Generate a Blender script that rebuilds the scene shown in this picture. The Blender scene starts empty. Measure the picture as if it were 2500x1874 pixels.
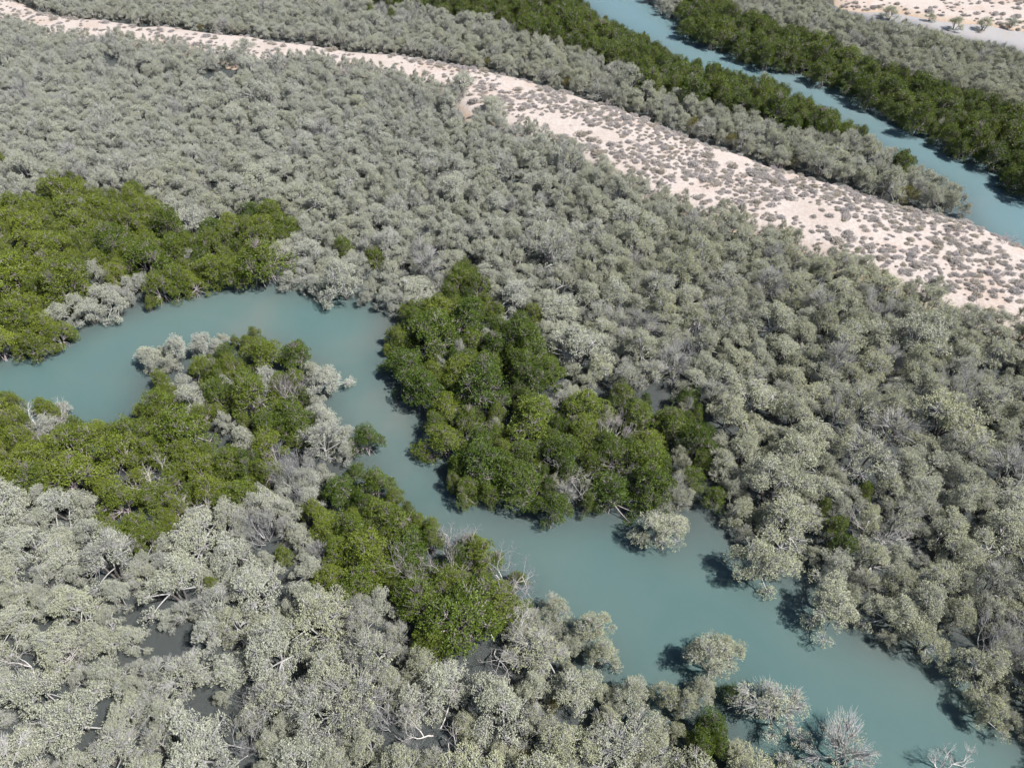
import bpy, math, random
import numpy as np

# ------------------------------------------------------------------ camera, sky, sun
W0, H0, FPX = 2500.0, 1874.0, 1766.0          # photograph size and focal length in its pixels
CAM_H, PITCH = 60.0, math.radians(45)         # drone height (m), depression of the optical axis
scene = bpy.context.scene
C = scene.collection
cam_d = bpy.data.cameras.new('camera')
cam_d.sensor_width = 36.0
cam_d.lens = 36.0 * FPX / W0
cam_d.clip_start, cam_d.clip_end = 0.5, 6000
cam = bpy.data.objects.new('camera', cam_d)
cam.location = (0, 0, CAM_H)
cam.rotation_euler = (math.pi / 2 - PITCH, 0, 0)
C.objects.link(cam)
scene.camera = cam

SUN_EL = math.radians(55)
SX, SY = -0.93, 0.37                          # the way shadows fall on the ground
n_ = math.hypot(SX, SY); SX /= n_; SY /= n_
world = bpy.data.worlds.new('World'); scene.world = world; world.use_nodes = True
wn = world.node_tree.nodes; wl = world.node_tree.links
sky = wn.new('ShaderNodeTexSky'); sky.sky_type = 'NISHITA'; sky.sun_disc = False
sky.sun_elevation = SUN_EL
sky.sun_rotation = math.atan2(-SX, -SY)
wn['Background'].inputs['Strength'].default_value = 0.05
wl.new(sky.outputs[0], wn['Background'].inputs['Color'])
sun_d = bpy.data.lights.new('sun', 'SUN'); sun_d.energy = 5.0; sun_d.angle = math.radians(0.53)
sun_d.color = (1.0, 0.965, 0.915)
sun = bpy.data.objects.new('sun', sun_d); C.objects.link(sun)
ce = math.cos(SUN_EL)
from mathutils import Vector
sun.rotation_euler = Vector((SX * ce, SY * ce, -math.sin(SUN_EL))).to_track_quat('-Z', 'Y').to_euler()
sun.location = (60, -30, 120)
scene.view_settings.view_transform = 'Standard'
scene.view_settings.look = 'None'
scene.view_settings.gamma = 1.0
scene.view_settings.exposure = 0.53
scene.cycles.max_bounces = 7
scene.cycles.diffuse_bounces = 2
scene.cycles.transmission_bounces = 3

rng = np.random.default_rng(7)
cth, sth = math.cos(PITCH), math.sin(PITCH)

def ground(px, py, z=0.0):
    """a pixel of the photograph -> the point at height z it looks at"""
    u = (px - W0 / 2) / FPX; v = (H0 / 2 - py) / FPX
    dz = -sth + v * cth
    t = (z - CAM_H) / dz
    return u * t, (cth + v * sth) * t

def project(x, y, z):
    d = y * cth - (z - CAM_H) * sth
    up = y * sth + (z - CAM_H) * cth
    return W0 / 2 + FPX * x / d, H0 / 2 - FPX * up / d, d

# ------------------------------------------------------------------ outlines read off the photograph
near_bank = [(0,942),(42,952),(77,962),(116,952),(154,971),(174,994),(208,1006),(251,1006),(286,992),(301,1014),
 (309,994),(328,975),(347,960),(324,940),(328,929),(355,910),(328,871),(340,855),(359,844),(374,825),(409,821),
 (436,817),(455,840),(463,828),(498,813),(540,807),(571,796),(614,790),(656,800),(714,809),(757,832),(780,856),
 (795,871),(811,875),(830,886),(845,883),(859,898),(845,917),(830,925),(818,929),(811,948),(838,991),(859,998),
 (872,1014),(888,1025),(915,1041),(932,1064),(934,1079),(923,1106),(907,1122),(938,1133),(965,1157),(981,1180),
 (1011,1214),(1046,1238),(1062,1257),(1096,1292),(1098,1307),(1120,1300),(1147,1284),(1177,1292),(1201,1303),
 (1235,1315),(1266,1342),(1293,1365),(1307,1388),(1309,1412),(1320,1431),(1347,1442),(1367,1462),(1382,1481),
 (1390,1500),(1413,1500),(1432,1485),(1459,1481),(1482,1504),(1467,1524),(1486,1554),(1502,1589),(1507,1612),
 (1494,1647),(1490,1662),(1517,1651),(1552,1659),(1575,1678),(1606,1674),(1633,1666),(1660,1655),(1671,1635),
 (1660,1601),(1681,1562),(1708,1554),(1743,1566),(1746,1543),(1762,1539),(1797,1554),(1812,1585),(1808,1605),
 (1816,1635),(1824,1655),(1804,1689),(1797,1716),(1777,1728),(1793,1751),(1800,1782),(1835,1778),(1866,1801),
 (1897,1817),(1920,1840),(1959,1836),(1986,1848),(2005,1871),(2080,1960),(2200,2150),(2320,2420)]
far_bank = [(0,880),(23,867),(58,871),(93,879),(127,852),(166,836),(197,813),(216,801),(247,805),(266,790),(286,778),
 (320,767),(355,753),(390,740),(428,732),(459,716),(498,718),(540,709),(567,695),(602,687),(648,693),(656,701),
 (691,697),(726,718),(753,722),(811,718),(822,736),(869,743),(907,747),(950,759),(940,786),(924,828),(911,852),
 (919,886),(942,921),(957,956),(992,987),(1031,1006),(1046,1018),(1019,1033),(1015,1068),(1023,1102),(1062,1133),
 (1085,1168),(1096,1203),(1116,1234),(1150,1238),(1177,1253),(1216,1267),(1255,1271),(1293,1280),(1340,1284),
 (1390,1288),(1428,1273),(1459,1261),(1467,1242),(1479,1249),(1494,1257),(1521,1273),(1544,1284),(1556,1311),
 (1587,1327),(1637,1338),(1675,1330),(1712,1311),(1730,1300),(1696,1276),(1673,1257),(1692,1242),(1720,1250),
 (1743,1265),(1762,1249),(1789,1273),(1781,1323),(1793,1365),(1812,1404),(1858,1435),(1897,1419),(1920,1392),
 (1951,1388),(1982,1396),(1978,1427),(1963,1466),(1966,1520),(2005,1554),(2059,1551),(2105,1539),(2140,1566),
 (2148,1597),(2179,1622),(2217,1601),(2256,1612),(2298,1612),(2318,1581),(2325,1541),(2362,1535),(2341,1574),
 (2314,1616),(2314,1655),(2360,1697),(2376,1728),(2376,1755),(2422,1790),(2472,1805),(2500,1828),(2620,1900),(2760,2150),(2900,2420)]
creek_low = [(-720,1000)] + near_bank + far_bank[::-1] + [(-720,930)]
up_near = [(1330,-60),(1436,0),(1463,23),(1494,42),(1525,54),(1540,71),(1575,73),(1602,93),(1633,112),(1665,139),(1700,143),
 (1746,154),(1789,160),(1808,174),(1843,179),(1882,181),(1897,193),(1936,216),(1970,232),(1997,247),(2028,259),
 (2067,282),(2094,293),(2129,317),(2140,332),(2167,344),(2206,359),(2225,371),(2252,390),(2287,413),(2306,417),
 (2329,440),(2356,452),(2380,479),(2376,513),(2368,529),(2403,544),(2441,564),(2468,575),(2500,594),(3220,760)]
up_far = [(1480,-70),(1587,0),(1598,15),(1617,35),(1652,39),(1641,58),(1644,77),(1692,96),(1727,108),(1766,120),(1804,139),
 (1843,158),(1882,166),(1920,172),(1951,174),(1974,189),(2017,208),(2055,224),(2090,243),(2121,262),(2163,282),
 (2190,305),(2221,320),(2264,328),(2279,344),(2302,367),(2337,382),(2364,401),(2395,405),(2422,421),(2453,444),
 (2488,463),(2500,494),(3220,600)]
creek_up = up_near + up_far[::-1]
dune_far = [(-720,-70),(-40,-25),(46,0),(93,23),(127,27),(162,39),(201,42),(247,42),(293,46),(324,54),(347,62),(394,54),(425,58),
 (463,66),(540,77),(602,77),(656,93),(714,97),(772,104),(849,116),(946,124),(1023,135),(1069,143),(1123,151),
 (1177,164),(1228,174),(1289,185),(1328,205),(1378,216),(1413,228),(1463,243),(1517,259),(1563,278),(1602,293),
 (1637,309),(1689,328),(1746,351),(1804,365),(1843,386),(1882,398),(1928,409),(1978,425),(2036,436),(2105,459),
 (2152,479),(2202,490),(2252,502),(2306,517),(2368,529),(2403,544),(2441,564),(2468,575),(2500,594),(3220,760)]
dune_near = [(-720,-20),(0,35),(58,54),(108,68),(185,75),(239,83),(278,73),(328,83),(355,95),(425,95),(475,108),(521,116),(571,120),
 (600,124),(633,133),(695,124),(772,127),(830,143),(880,147),(926,158),(957,166),(996,178),(1046,181),
 (1092,197),(1150,240),(1139,270),(1166,262),(1200,246),(1251,286),(1247,297),(1297,293),(1336,313),(1355,328),(1390,340),
 (1428,351),(1451,382),(1486,386),(1513,409),(1563,428),(1602,448),(1652,459),(1685,471),(1716,494),(1766,494),
 (1804,506),(1835,529),(1874,540),(1920,540),(1955,560),(1990,594),(2036,598),(2075,610),(2113,624),(2140,632),
 (2167,655),(2202,662),(2217,689),(2268,682),(2302,689),(2325,720),(2368,728),(2407,732),(2430,751),(2468,755),
 (2500,763),(3220,870)]
dune = dune_far + dune_near[::-1]
saltpan = [(2036,-140),(2036,12),(2086,26),(2130,40),(2217,44),(2252,58),(2287,69),(2356,89),(2422,97),(2472,108),(2500,127),(3220,180),(3220,-140)]
salt_sand = [(2030,-140),(2036,12),(2086,22),(2150,16),(2230,30),(2300,44),(2400,52),(2500,66),(3220,90),(3220,-140)]
G = {}
G['left'] = [(-720,490),(0,483),(69,479),(108,456),(150,428),(205,428),(215,455),(200,470),(270,470),(285,440),(325,435),(340,465),
 (385,480),(395,510),(410,530),(400,560),(450,575),(490,570),(500,545),(540,520),(600,490),(650,500),(705,510),(715,545),
 (720,580),(660,600),(650,640),(665,680),(648,693)] + far_bank[:20][::-1] + [(-720,930)]
G['headland'] = [(950,759),(1004,724),(1035,713),(1081,716),(1096,693),(1062,674),(1081,666),(1104,670),(1108,655),(1123,632),(1147,630),
 (1162,643),(1166,670),(1170,709),(1166,732),(1201,732),(1220,755),(1239,771),(1235,801),(1262,813),(1286,840),
 (1305,825),(1336,828),(1359,859),(1386,890),(1386,910),(1367,937),(1363,967),(1386,994),(1421,975),(1448,952),
 (1494,929),(1544,929),(1579,956),(1594,975),(1633,975),(1641,960),(1689,952),(1712,983),(1735,1021),(1743,1083),
 (1739,1160),(1762,1191),(1766,1238),(1762,1249),(1743,1267),(1720,1246),(1690,1225),(1690,1080),(1650,1080),(1640,1180),
 (1617,1214),(1583,1238),(1540,1262),(1521,1273),(1494,1257),(1467,1242)] + far_bank[28:58][::-1]
G['peninsula'] = [(-720,1000)] + near_bank[:13] + [(350,920),(371,890),(425,898),(455,906),(455,859),(500,840),(545,830),(571,796),(614,790),
 (656,800),(714,809),(757,832),(780,856),(741,867),(726,906),(733,952),(757,983),(749,1025),(768,1052),(772,1095),
 (730,1100),(679,1103),(676,1153),(618,1180),(579,1238),(459,1242),(428,1249),(409,1296),(371,1323),(332,1338),
 (317,1307),(270,1323),(228,1311),(224,1257),(255,1238),(247,1191),(170,1191),(108,1205),(77,1191),(35,1199),(0,1176),(-720,1180)]
G['spit'] = [(830,1118),(869,1118)] + near_bank[49:68] + [(1289,1419),(1285,1489),(1251,1481),(1197,1496),(1197,1562),(1174,1574),(1116,1574),
 (1120,1620),(1100,1605),(1054,1574),(1008,1554),(981,1527),(984,1481),(969,1466),(938,1419),(919,1412),(876,1435),
 (849,1466),(830,1481),(803,1466),(784,1427),(791,1369),(807,1311),(768,1292),(730,1284),(733,1242),(737,1230),(811,1207),(803,1133)]
G['spit2'] = [(670,1305),(715,1320),(715,1395),(675,1395)]
G['lone1'] = [(1660,1790),(1690,1740),(1720,1720),(1770,1730),(1795,1760),(1800,1800),(1760,1840),(1700,1850),(1665,1840)]
G['lone2'] = [(1985,1270),(2020,1230),(2067,1265),(2094,1323),(2082,1361),(2059,1385),(2036,1350),(2017,1311)]
G['upnear'] = [(860,-60),(919,0),(938,8),(984,12),(1069,15),(1092,35),(1170,35),(1216,42),(1266,69),(1312,85),(1386,104),(1432,127),(1513,143),(1544,174),
 (1548,208),(1579,216),(1625,216),(1671,216),(1685,216),(1696,239),(1743,247),(1797,259),(1831,266),(1866,293),(1920,301),
 (1959,301),(1978,324),(2013,328),(2055,332),(2113,328),(2129,336)] + up_near[:25][::-1]
G['upfar'] = up_far[6:] + [(3220,400),(2500,270),(2422,243),(2372,216),(2325,216),(2275,193),(2210,178),(2144,162),(2094,139),(2048,120),
 (2036,97),(1970,89),(1951,66),(1897,66),(1870,50),(1851,31),(1804,39),(1797,19),(1770,0),(1700,-40),(1650,-40),(1673,8),(1665,23)]
# small green crowns inside grey stands, grey crowns inside green ones, open pools: (x, y, rx, ry)
green_spots = [(5,388,16,18),(842,602,26,22),(915,625,28,26),(891,1070,42,44),(692,1352,26,42),(517,1427,20,22),(1777,1693,22,28),(2117,1199,22,22),
 (2013,1238,22,18),(1305,770,30,26),(1260,780,20,20),(2206,392,34,30),(1673,970,40,25),(1250,960,10,10),(905,24,16,10),(956,34,14,10)]
olive_spots = [(1939,390,20,18),(2217,471,30,22),(1785,340,20,18),(1696,301,24,20),(1382,201,14,14),(1189,151,11,11),(347,46,9,10),
 (490,66,9,9),(520,66,9,9),(656,77,8,10),(1274,1835,26,22),(1351,1717,18,18)]
grey_spots = [(135,760,38,30),(216,756,36,38),(278,735,42,42),(310,695,22,24),(226,655,22,26),(255,670,18,20),(342,688,24,22),(459,967,44,52),
 (552,929,18,16),(648,913,30,24),(548,1029,30,26),(594,1075,38,36),(112,1033,34,28),(158,994,16,14),(362,864,36,28),(425,850,40,32),(492,842,38,30),(532,846,26,22),
 (410,885,30,20),(1480,1010,24,20),(1510,1025,22,18),(1393,1030,14,12),(1181,817,18,16),(1120,760,16,14),(1210,1033,14,10),
 (1355,1172,20,22),(1428,1190,22,20),(1330,985,26,24),(1866,193,18,14),(1916,116,10,9),(2298,305,14,12),(1665,1150,24,60),
 (790,930,50,55),(800,1020,45,50),(845,1098,34,22),(748,1165,42,48),(1665,1000,20,16),(345,1370,30,20),(905,700,30,20),(250,560,8,8)]
pools = [(5,767,14,36),(270,1133,30,13),(300,1148,18,10),(699,1122,14,22),(370,1222,18,18),(640,1380,36,10),(686,1412,18,14),(409,1381,24,12),
 (417,1566,26,20),(336,1477,16,34),(455,1666,24,18),(513,1763,28,22),(500,1735,22,12),(664,1670,36,12),(50,1622,30,14),(552,1531,16,10),
 (791,1539,26,8),(757,1500,22,10),(564,1593,16,10),(12,1381,22,14),(208,1380,18,10),(135,1643,12,10),(180,1776,20,8),(1085,1717,20,22),
 (1065,1790,32,14),(1150,1632,28,16),(1165,1600,16,14),(1617,944,24,15),(1955,1022,20,10),(2345,1012,18,10),(2399,1110,16,10),
 (2198,1284,40,10),(2190,1396,28,8),(2086,1402,20,8),(240,1370,18,8),(625,300,14,5),(1290,585,14,10),(1640,740,14,8),(1950,905,14,6),
 (700,1215,10,10),(880,1290,10,8),(2010,790,14,6),(228,385,8,5),(98,15,10,5),(2345,1548,26,12),(2260,1330,30,8),(2430,1400,24,8),(2330,1240,22,8),(2150,1120,18,8),(1900,1180,16,10),(2475,1030,16,10),(2090,900,10,6),(2240,1250,14,8)]
sand_patches = [(266,143,26,8),(93,104,16,4),(347,166,20,4),(556,166,34,7),(500,176,24,5),(1140,258,18,12),(700,196,24,4),(830,196,18,5)]

STEP = 4
RX0, RY0, RX1, RY1 = -700, -140, 3200, 2440
gx = np.arange(RX0, RX1, STEP); gy = np.arange(RY0, RY1, STEP)
def raster(poly):
    out = np.zeros((len(gy), len(gx)), bool)
    p = np.array(poly, float)
    X, Y = np.meshgrid(gx, gy)
    q = np.roll(p, -1, axis=0)
    for (x1, y1), (x2, y2) in zip(p, q):
        if y1 == y2: continue
        lo, hi = min(y1, y2), max(y1, y2)
        r0 = np.searchsorted(gy, lo); r1 = np.searchsorted(gy, hi)
        if r1 <= r0: continue
        yy = gy[r0:r1]
        xi = x1 + (yy - y1) / (y2 - y1) * (x2 - x1)
        out[r0:r1] ^= gx[None, :] > xi[:, None]
    return out
def spot(lst, k=1.0):
    out = np.zeros((len(gy), len(gx)), bool)
    X, Y = np.meshgrid(gx, gy)
    for x, y, a, b in lst:
        out |= ((X - x) / (a * k)) ** 2 + ((Y - y) / (b * k)) ** 2 < 1
    return out
M_up = raster(creek_up)
M_creek = raster(creek_low) | M_up
M_dune = raster(dune)
M_salt = raster(saltpan); M_saltsand = raster(salt_sand)
M_patch = spot(sand_patches)
M_pool = spot(pools, 1.12)
GREY, GREEN, WATER, SAND, POOL, OLIVE = range(6)
LAB = np.zeros((len(gy), len(gx)), np.int8)
for k in G: LAB[raster(G[k])] = GREEN
LAB[spot(grey_spots)] = GREY
LAB[spot(green_spots)] = GREEN
LAB[spot(olive_spots)] = OLIVE
LAB[M_dune] = SAND; LAB[M_salt] = SAND; LAB[M_patch] = SAND
LAB[M_creek] = WATER
LAB[M_pool] = POOL
LAB[raster([(1655,1545),(1825,1540),(1830,1700),(1690,1700)]) & ~M_creek] = GREY
def look(mask, px, py):
    i = np.clip(((np.asarray(py) - RY0) / STEP).astype(int), 0, len(gy) - 1)
    j = np.clip(((np.asarray(px) - RX0) / STEP).astype(int), 0, len(gx) - 1)
    return mask[i, j]

# ------------------------------------------------------------------ materials
def new_mat(name):
    m = bpy.data.materials.new(name); m.use_nodes = True
    nt = m.node_tree
    return m, nt, nt.nodes, nt.links, nt.nodes['Principled BSDF']
def ramp(nodes, stops):
    r = nodes.new('ShaderNodeValToRGB')
    e = r.color_ramp.elements
    while len(e) < len(stops): e.new(0.5)
    for el, (p, c) in zip(e, stops):
        el.position = p; el.color = (*c, 1)
    return r
def leaf_mat(name, dark, light, warm, rough, spec, trans, tcol):
    """leaf colour: per-leaf tone between dark and light, per-tree tint towards warm"""
    m, nt, N, L, b = new_mat(name)
    tone = N.new('ShaderNodeAttribute'); tone.attribute_name = 'tone'
    rp = ramp(N, [(0.0, dark), (1.0, light)])
    L.new(tone.outputs['Fac'], rp.inputs[0])
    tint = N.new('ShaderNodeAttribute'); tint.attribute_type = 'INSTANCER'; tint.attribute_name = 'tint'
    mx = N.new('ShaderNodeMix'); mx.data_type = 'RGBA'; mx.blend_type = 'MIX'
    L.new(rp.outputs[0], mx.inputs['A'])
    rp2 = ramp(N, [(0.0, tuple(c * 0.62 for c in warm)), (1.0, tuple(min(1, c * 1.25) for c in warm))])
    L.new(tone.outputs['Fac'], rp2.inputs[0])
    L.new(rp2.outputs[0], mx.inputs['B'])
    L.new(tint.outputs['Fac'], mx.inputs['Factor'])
    L.new(mx.outputs['Result'], b.inputs['Base Color'])
    b.inputs['Roughness'].default_value = rough
    b.inputs['Specular IOR Level'].default_value = spec
    tr = N.new('ShaderNodeBsdfTranslucent')
    mul = N.new('ShaderNodeMix'); mul.data_type = 'RGBA'; mul.blend_type = 'MULTIPLY'; mul.inputs['Factor'].default_value = 1
    L.new(mx.outputs['Result'], mul.inputs['A']); mul.inputs['B'].default_value = (*tcol, 1)
    L.new(mul.outputs['Result'], tr.inputs['Color'])
    ms = N.new('ShaderNodeMixShader'); ms.inputs[0].default_value = trans
    L.new(b.outputs[0], ms.inputs[1]); L.new(tr.outputs[0], ms.inputs[2])
    L.new(ms.outputs[0], N['Material Output'].inputs['Surface'])
    return m
M_GREY = leaf_mat('silver_mangrove_leaf', (0.28, 0.30, 0.24), (0.61, 0.635, 0.55), (0.43, 0.445, 0.285), 0.6, 0.3, 0.14, (1.0, 1.0, 0.75))
M_GREEN = leaf_mat('green_mangrove_leaf', (0.018, 0.042, 0.006), (0.125, 0.192, 0.026), (0.198, 0.245, 0.031), 0.46, 0.32, 0.12, (1.0, 1.0, 0.35))
M_OLIVE = leaf_mat('olive_shrub_leaf', (0.09, 0.10, 0.015), (0.19, 0.19, 0.03), (0.2, 0.18, 0.03), 0.5, 0.3, 0.2, (1.0, 1.0, 0.4))
M_SHRUB = leaf_mat('saltbush_leaf', (0.31, 0.29, 0.295), (0.54, 0.51, 0.51), (0.43, 0.39, 0.32), 0.8, 0.2, 0.2, (1, 1, 0.9))
def bark_mat(name, a, b_):
    m, nt, N, L, b = new_mat(name)
    tc = N.new('ShaderNodeTexCoord')
    no = N.new('ShaderNodeTexNoise'); no.inputs['Scale'].default_value = 7; no.inputs['Detail'].default_value = 5
    L.new(tc.outputs['Object'], no.inputs['Vector'])
    r = ramp(N, [(0.3, a), (0.7, b_)]); L.new(no.outputs['Fac'], r.inputs[0])
    L.new(r.outputs[0], b.inputs['Base Color']); b.inputs['Roughness'].default_value = 0.8
    bp = N.new('ShaderNodeBump'); bp.inputs['Strength'].default_value = 0.5; bp.inputs['Distance'].default_value = 0.01
    L.new(no.outputs['Fac'], bp.inputs['Height']); L.new(bp.outputs[0], b.inputs['Normal'])
    return m
M_BARK = bark_mat('grey_bark', (0.30, 0.295, 0.295), (0.52, 0.515, 0.52))
M_DARKBARK = bark_mat('brown_bark', (0.24, 0.205, 0.21), (0.44, 0.39, 0.40))
M_STEM = bark_mat('tide_stained_bark', (0.10, 0.09, 0.085), (0.22, 0.20, 0.19))
M_DEAD = bark_mat('bleached_wood', (0.50, 0.475, 0.46), (0.78, 0.75, 0.72))
M_LILAC = bark_mat('weathered_twig', (0.33, 0.285, 0.33), (0.52, 0.46, 0.51))

# water: turbid tidal water, light scatters inside it
M_WATER, nt, N, L, b = new_mat('turbid_water')
tc = N.new('ShaderNodeTexCoord')
deep = N.new('ShaderNodeAttribute'); deep.attribute_name = 'deep'
pale = N.new('ShaderNodeAttribute'); pale.attribute_name = 'pale'
n1 = N.new('ShaderNodeTexNoise'); n1.inputs['Scale'].default_value = 0.055; n1.inputs['Detail'].default_value = 3; n1.inputs['Distortion'].default_value = 0.6
L.new(tc.outputs['Object'], n1.inputs['Vector'])
rw = ramp(N, [(0.35, (0.099, 0.171, 0.170)), (0.52, (0.118, 0.181, 0.176)), (0.70, (0.162, 0.194, 0.178))])
L.new(n1.outputs['Fac'], rw.inputs[0])
mx = N.new('ShaderNodeMix'); mx.data_type = 'RGBA'
mx.inputs['A'].default_value = (0.078, 0.087, 0.087, 1); L.new(rw.outputs[0], mx.inputs['B']); L.new(deep.outputs['Fac'], mx.inputs['Factor'])
mx2 = N.new('ShaderNodeMix'); mx2.data_type = 'RGBA'
L.new(mx.outputs['Result'], mx2.inputs['A']); mx2.inputs['B'].default_value = (0.42, 0.40, 0.40, 1); L.new(pale.outputs['Fac'], mx2.inputs['Factor'])
upc = N.new('ShaderNodeAttribute'); upc.attribute_name = 'upper'
mx3 = N.new('ShaderNodeMix'); mx3.data_type = 'RGBA'
L.new(mx2.outputs['Result'], mx3.inputs['A']); mx3.inputs['B'].default_value = (0.155, 0.248, 0.285, 1)
scl_ = N.new('ShaderNodeMath'); scl_.operation = 'MULTIPLY'; scl_.inputs[1].default_value = 0.85
L.new(upc.outputs['Fac'], scl_.inputs[0]); L.new(scl_.outputs[0], mx3.inputs['Factor'])
L.new(mx3.outputs['Result'], b.inputs['Base Color'])
b.inputs['Roughness'].default_value = 0.12; b.inputs['IOR'].default_value = 1.33
b.inputs['Subsurface Weight'].default_value = 1.0
b.inputs['Subsurface Radius'].default_value = (0.45, 0.7, 0.75)
b.inputs['Subsurface Scale'].default_value = 0.9
n2 = N.new('ShaderNodeTexNoise'); n2.inputs['Scale'].default_value = 1.6; n2.inputs['Detail'].default_value = 4
L.new(tc.outputs['Object'], n2.inputs['Vector'])
bp = N.new('ShaderNodeBump'); bp.inputs['Strength'].default_value = 0.12; bp.inputs['Distance'].default_value = 0.05
L.new(n2.outputs['Fac'], bp.inputs['Height']); L.new(bp.outputs[0], b.inputs['Normal'])

# sand
M_SAND, nt, N, L, b = new_mat('dune_sand')
tc = N.new('ShaderNodeTexCoord')
geo = N.new('ShaderNodeNewGeometry')
sep = N.new('ShaderNodeSeparateXYZ'); L.new(geo.outputs['Position'], sep.inputs[0])
n1 = N.new('ShaderNodeTexNoise'); n1.inputs['Scale'].default_value = 0.09; n1.inputs['Detail'].default_value = 6; n1.inputs['Roughness'].default_value = 0.62
L.new(tc.outputs['Object'], n1.inputs['Vector'])
r1 = ramp(N, [(0.36, (0.46, 0.40, 0.365)), (0.50, (0.51, 0.458, 0.43)), (0.62, (0.47, 0.39, 0.345))])
L.new(n1.outputs['Fac'], r1.inputs[0])
# low ground by the tide line is damp and more orange
mr = N.new('ShaderNodeMapRange'); mr.inputs['From Min'].default_value = 0.05; mr.inputs['From Max'].default_value = 0.75
addn = N.new('ShaderNodeMath'); addn.operation = 'MULTIPLY_ADD'; addn.inputs[1].default_value = 0.9; 
sub = N.new('ShaderNodeMath'); sub.operation = 'SUBTRACT'; sub.inputs[1].default_value = 0.45
L.new(n1.outputs['Fac'], addn.inputs[0]); L.new(sep.outputs['Z'], sub.inputs[0]); L.new(sub.outputs[0], addn.inputs[2])
L.new(addn.outputs[0], mr.inputs['Value'])
mx = N.new('ShaderNodeMix'); mx.data_type = 'RGBA'
mx.inputs['A'].default_value = (0.44, 0.34, 0.255, 1); L.new(r1.outputs[0], mx.inputs['B']); L.new(mr.outputs[0], mx.inputs['Factor'])
n3 = N.new('ShaderNodeTexNoise'); n3.inputs['Scale'].default_value = 2.2; n3.inputs['Detail'].default_value = 6
L.new(tc.outputs['Object'], n3.inputs['Vector'])
r3 = ramp(N, [(0.35, (0.86, 0.84, 0.83)), (0.6, (1, 1, 1))]); L.new(n3.outputs['Fac'], r3.inputs[0])
mu = N.new('ShaderNodeMix'); mu.data_type = 'RGBA'; mu.blend_type = 'MULTIPLY'; mu.inputs['Factor'].default_value = 1
L.new(mx.outputs['Result'], mu.inputs['A']); L.new(r3.outputs[0], mu.inputs['B'])
L.new(mu.outputs['Result'], b.inputs['Base Color']); b.inputs['Roughness'].default_value = 0.9
bp = N.new('ShaderNodeBump'); bp.inputs['Strength'].default_value = 0.6; bp.inputs['Distance'].default_value = 0.12
L.new(n3.outputs['Fac'], bp.inputs['Height']); L.new(bp.outputs[0], b.inputs['Normal'])

# ------------------------------------------------------------------ mesh helpers (quads from numpy)
def quad_mesh(name, V, Q, mats, mat_idx=None, tone=None, smooth=False):
    me = bpy.data.meshes.new(name)
    V = np.asarray(V, np.float32); Q = np.asarray(Q, np.int32)
    me.vertices.add(len(V)); me.vertices.foreach_set('co', V.ravel())
    me.loops.add(Q.size); me.loops.foreach_set('vertex_index', Q.ravel())
    me.polygons.add(len(Q))
    me.polygons.foreach_set('loop_start', np.arange(0, Q.size, 4, dtype=np.int32))
    me.polygons.foreach_set('loop_total', np.full(len(Q), 4, np.int32))
    for m in mats: me.materials.append(m)
    if mat_idx is not None: me.polygons.foreach_set('material_index', np.asarray(mat_idx, np.int32))
    if tone is not None:
        a = me.attributes.new('tone', 'FLOAT', 'FACE'); a.data.foreach_set('value', np.asarray(tone, np.float32))
    if smooth: me.polygons.foreach_set('use_smooth', np.ones(len(Q), bool))
    me.update(calc_edges=True)
    return me
def unit(a):
    return a / np.maximum(np.linalg.norm(a, axis=-1, keepdims=True), 1e-9)
class Parts:
    def __init__(s): s.V = []; s.Q = []; s.n = 0
    def add(s, V, Q):
        s.V.append(np.asarray(V, float)); s.Q.append(np.asarray(Q, int) + s.n); s.n += len(V)
    def tube(s, pts, radii, k=5):
        pts = np.asarray(pts, float); n = len(pts)
        t = unit(np.gradient(pts, axis=0))
        ref = np.array([0.31, 0.17, 0.93]) if abs(t[0][2]) < 0.9 else np.array([1.0, 0.2, 0.1])
        a = unit(np.cross(t, ref)); c = np.cross(t, a)
        ang = np.arange(k) * 2 * math.pi / k
        V = pts[:, None, :] + (a[:, None, :] * np.cos(ang)[None, :, None] + c[:, None, :] * np.sin(ang)[None, :, None]) * np.asarray(radii)[:, None, None]
        Q = []
        for i in range(n - 1):
            for j in range(k):
                Q.append((i * k + j, i * k + (j + 1) % k, (i + 1) * k + (j + 1) % k, (i + 1) * k + j))
        s.add(V.reshape(-1, 3), Q)
    def arrays(s): return np.concatenate(s.V), np.concatenate(s.Q)
def curve(p, q, r, sag=0.0, n=5, up=0.3):
    """a limb from p to q that leaves p steeply and bends over"""
    p = np.array(p, float); q = np.array(q, float); L_ = np.linalg.norm(q - p)
    c = (p + q) / 2 + np.array([0, 0, up * L_]) + r.normal(0, 0.07 * L_, 3)
    t = np.linspace(0, 1, n)[:, None]
    return (1 - t) ** 2 * p + 2 * t * (1 - t) * c + t * t * q
def leaves(P, D, r, l, w, spread_up):
    n = len(P)
    nrm = unit(r.normal(0, 0.55, (n, 3)) + np.array([0, 0, spread_up]))
    s_ = unit(np.cross(D, nrm))
    ll = (l * r.uniform(0.7, 1.3, n))[:, None]; ww = (w * r.uniform(0.7, 1.25, n))[:, None]
    tip = P + D * ll - np.array([0, 0, 1.0]) * ll * r.uniform(0, 0.25, (n, 1))
    V = np.stack([P, P + D * ll * 0.5 + s_ * ww * 0.5, tip, P + D * ll * 0.5 - s_ * ww * 0.5], 1)
    Q = np.arange(n * 4).reshape(n, 4)
    return V.reshape(-1, 3), Q

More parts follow.
